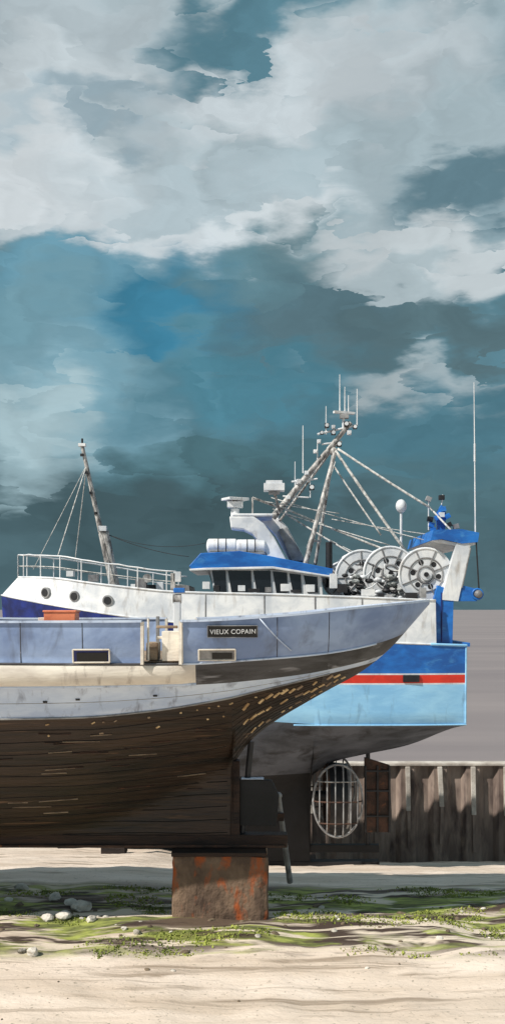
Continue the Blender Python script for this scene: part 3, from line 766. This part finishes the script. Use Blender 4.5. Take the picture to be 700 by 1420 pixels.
base=N.new('ShaderNodeMix'); base.data_type='RGBA'; base.inputs[0].default_value=.85; L.new(sc.outputs[0],base.inputs[6]); base.inputs[7].default_value=lin((96,132,144)); col=base.outputs[2]
gn=noisec(.35,3,uvw); r=N.new('ShaderNodeMapRange'); r.inputs[1].default_value=.42; r.inputs[2].default_value=.62; L.new(gn.outputs[0],r.inputs[0])
m_=N.new('ShaderNodeMix'); m_.data_type='RGBA'; L.new(r.outputs[0],m_.inputs[0]); L.new(col,m_.inputs[6]); m_.inputs[7].default_value=lin((164,182,190)); col=m_.outputs[2]
def blob(px,py,rx,ry,ang,c,soft=.45,op=1.0):
    global col
    a=math.atan((px-350)/F); e=math.atan((843-py)/F*math.cos(a))
    mp=N.new('ShaderNodeMapping'); mp.vector_type='TEXTURE'
    mp.inputs['Location'].default_value=(a*14,e*14,0); mp.inputs['Rotation'].default_value=(0,0,math.radians(ang)); mp.inputs['Scale'].default_value=(rx/100,ry/100,100)
    L.new(uvw,mp.inputs[0])
    ln=N.new('ShaderNodeVectorMath'); ln.operation='LENGTH'; L.new(mp.outputs[0],ln.inputs[0])
    r=N.new('ShaderNodeMapRange'); r.interpolation_type='SMOOTHSTEP'; r.inputs[1].default_value=1+soft; r.inputs[2].default_value=1-soft; r.inputs[3].default_value=0; r.inputs[4].default_value=op
    L.new(ln.outputs['Value'],r.inputs[0])
    m=N.new('ShaderNodeMix'); m.data_type='RGBA'; L.new(r.outputs[0],m.inputs[0]); L.new(col,m.inputs[6]); m.inputs[7].default_value=lin(c); col=m.outputs[2]
blob(350,420,620,130,0,(92,132,146),.3)
blob(350,760,700,200,0,(80,106,114),.3)
blob(350,610,500,60,0,(84,124,138),.6)
blob(300,150,560,190,0,(164,182,189),.14)
blob(320,62,200,46,26,(90,130,145),.35)
blob(90,70,150,100,10,(174,187,193),.4)
blob(50,125,150,45,10,(192,203,208),.5)
blob(150,168,130,24,5,(142,166,178),.6,.7)
blob(640,20,110,45,-20,(118,149,160),.5)
blob(540,90,170,60,15,(178,191,197),.5)
blob(400,140,190,36,12,(196,206,211),.5,.9)
blob(70,250,120,48,0,(210,218,222),.4)
blob(300,280,200,50,-3,(176,192,199),.5,.8)
blob(360,305,120,24,8,(204,213,217),.4,.9)
blob(240,325,130,18,0,(202,212,217),.5,.9)
blob(70,318,90,20,0,(200,210,215),.5,.8)
blob(660,255,110,40,10,(98,128,140),.4)
blob(230,430,170,60,15,(64,128,156),.35)
blob(100,370,150,28,5,(104,152,172),.6,.9)
blob(370,370,110,45,20,(98,132,142),.5,.9)
blob(500,430,170,60,0,(88,116,126),.5)
blob(60,440,80,55,0,(116,156,170),.6,.9)
blob(600,358,150,42,-2,(190,200,204),.3)
blob(560,392,90,20,-12,(166,182,188),.5,.9)
blob(600,460,160,35,5,(88,114,122),.5)
blob(610,530,180,20,-4,(170,182,186),.6,.95)
blob(60,560,170,70,-10,(130,168,182),.5)
blob(30,590,90,60,0,(166,190,197),.5,.9)
blob(170,580,90,30,-40,(116,158,174),.6,.9)
blob(20,665,70,25,0,(150,176,184),.7,.8)
blob(330,530,150,45,10,(78,130,148),.5,.9)
blob(350,645,190,40,5,(76,110,118),.6,.8)
blob(250,730,220,60,0,(66,88,94),.5,.9)
blob(620,600,140,70,10,(80,124,140),.6,.8)
blob(640,700,120,60,0,(80,112,121),.6,.8)
fn=noisec(1.0,4,uvw,0); r=N.new('ShaderNodeMapRange'); r.inputs[1].default_value=.3; r.inputs[2].default_value=.7; r.inputs[3].default_value=.88; r.inputs[4].default_value=1.12; L.new(fn.outputs[0],r.inputs[0])
fs_=N.new('ShaderNodeVectorMath'); fs_.operation='SCALE'; L.new(col,fs_.inputs[0]); L.new(r.outputs[0],fs_.inputs['Scale'])
L.new(fs_.outputs[0],bg.inputs[0]); bg.inputs[1].default_value=1.0
w.cycles.sampling_method='MANUAL'; w.cycles.sample_map_resolution=256
sd=bpy.data.lights.new('sun','SUN'); sd.energy=5.0; sd.angle=math.radians(.5); sd.color=(1,.95,.87)
so=bpy.data.objects.new('sun',sd); so.rotation_mode='QUATERNION'; so.rotation_quaternion=S.to_track_quat('Z','Y'); so.location=(-20,-10,30); scene.collection.objects.link(so)
cd=bpy.data.cameras.new('camera'); cd.sensor_fit='HORIZONTAL'; cd.sensor_width=36; cd.lens=72; cd.shift_y=133/700; cd.clip_end=6000; cd.clip_start=.1
co=bpy.data.objects.new('camera',cd); co.location=(0,0,H); co.rotation_euler=(math.pi/2,0,0); scene.collection.objects.link(co); scene.camera=co
scene.view_settings.view_transform='Standard'; scene.view_settings.look='None'; scene.view_settings.exposure=0
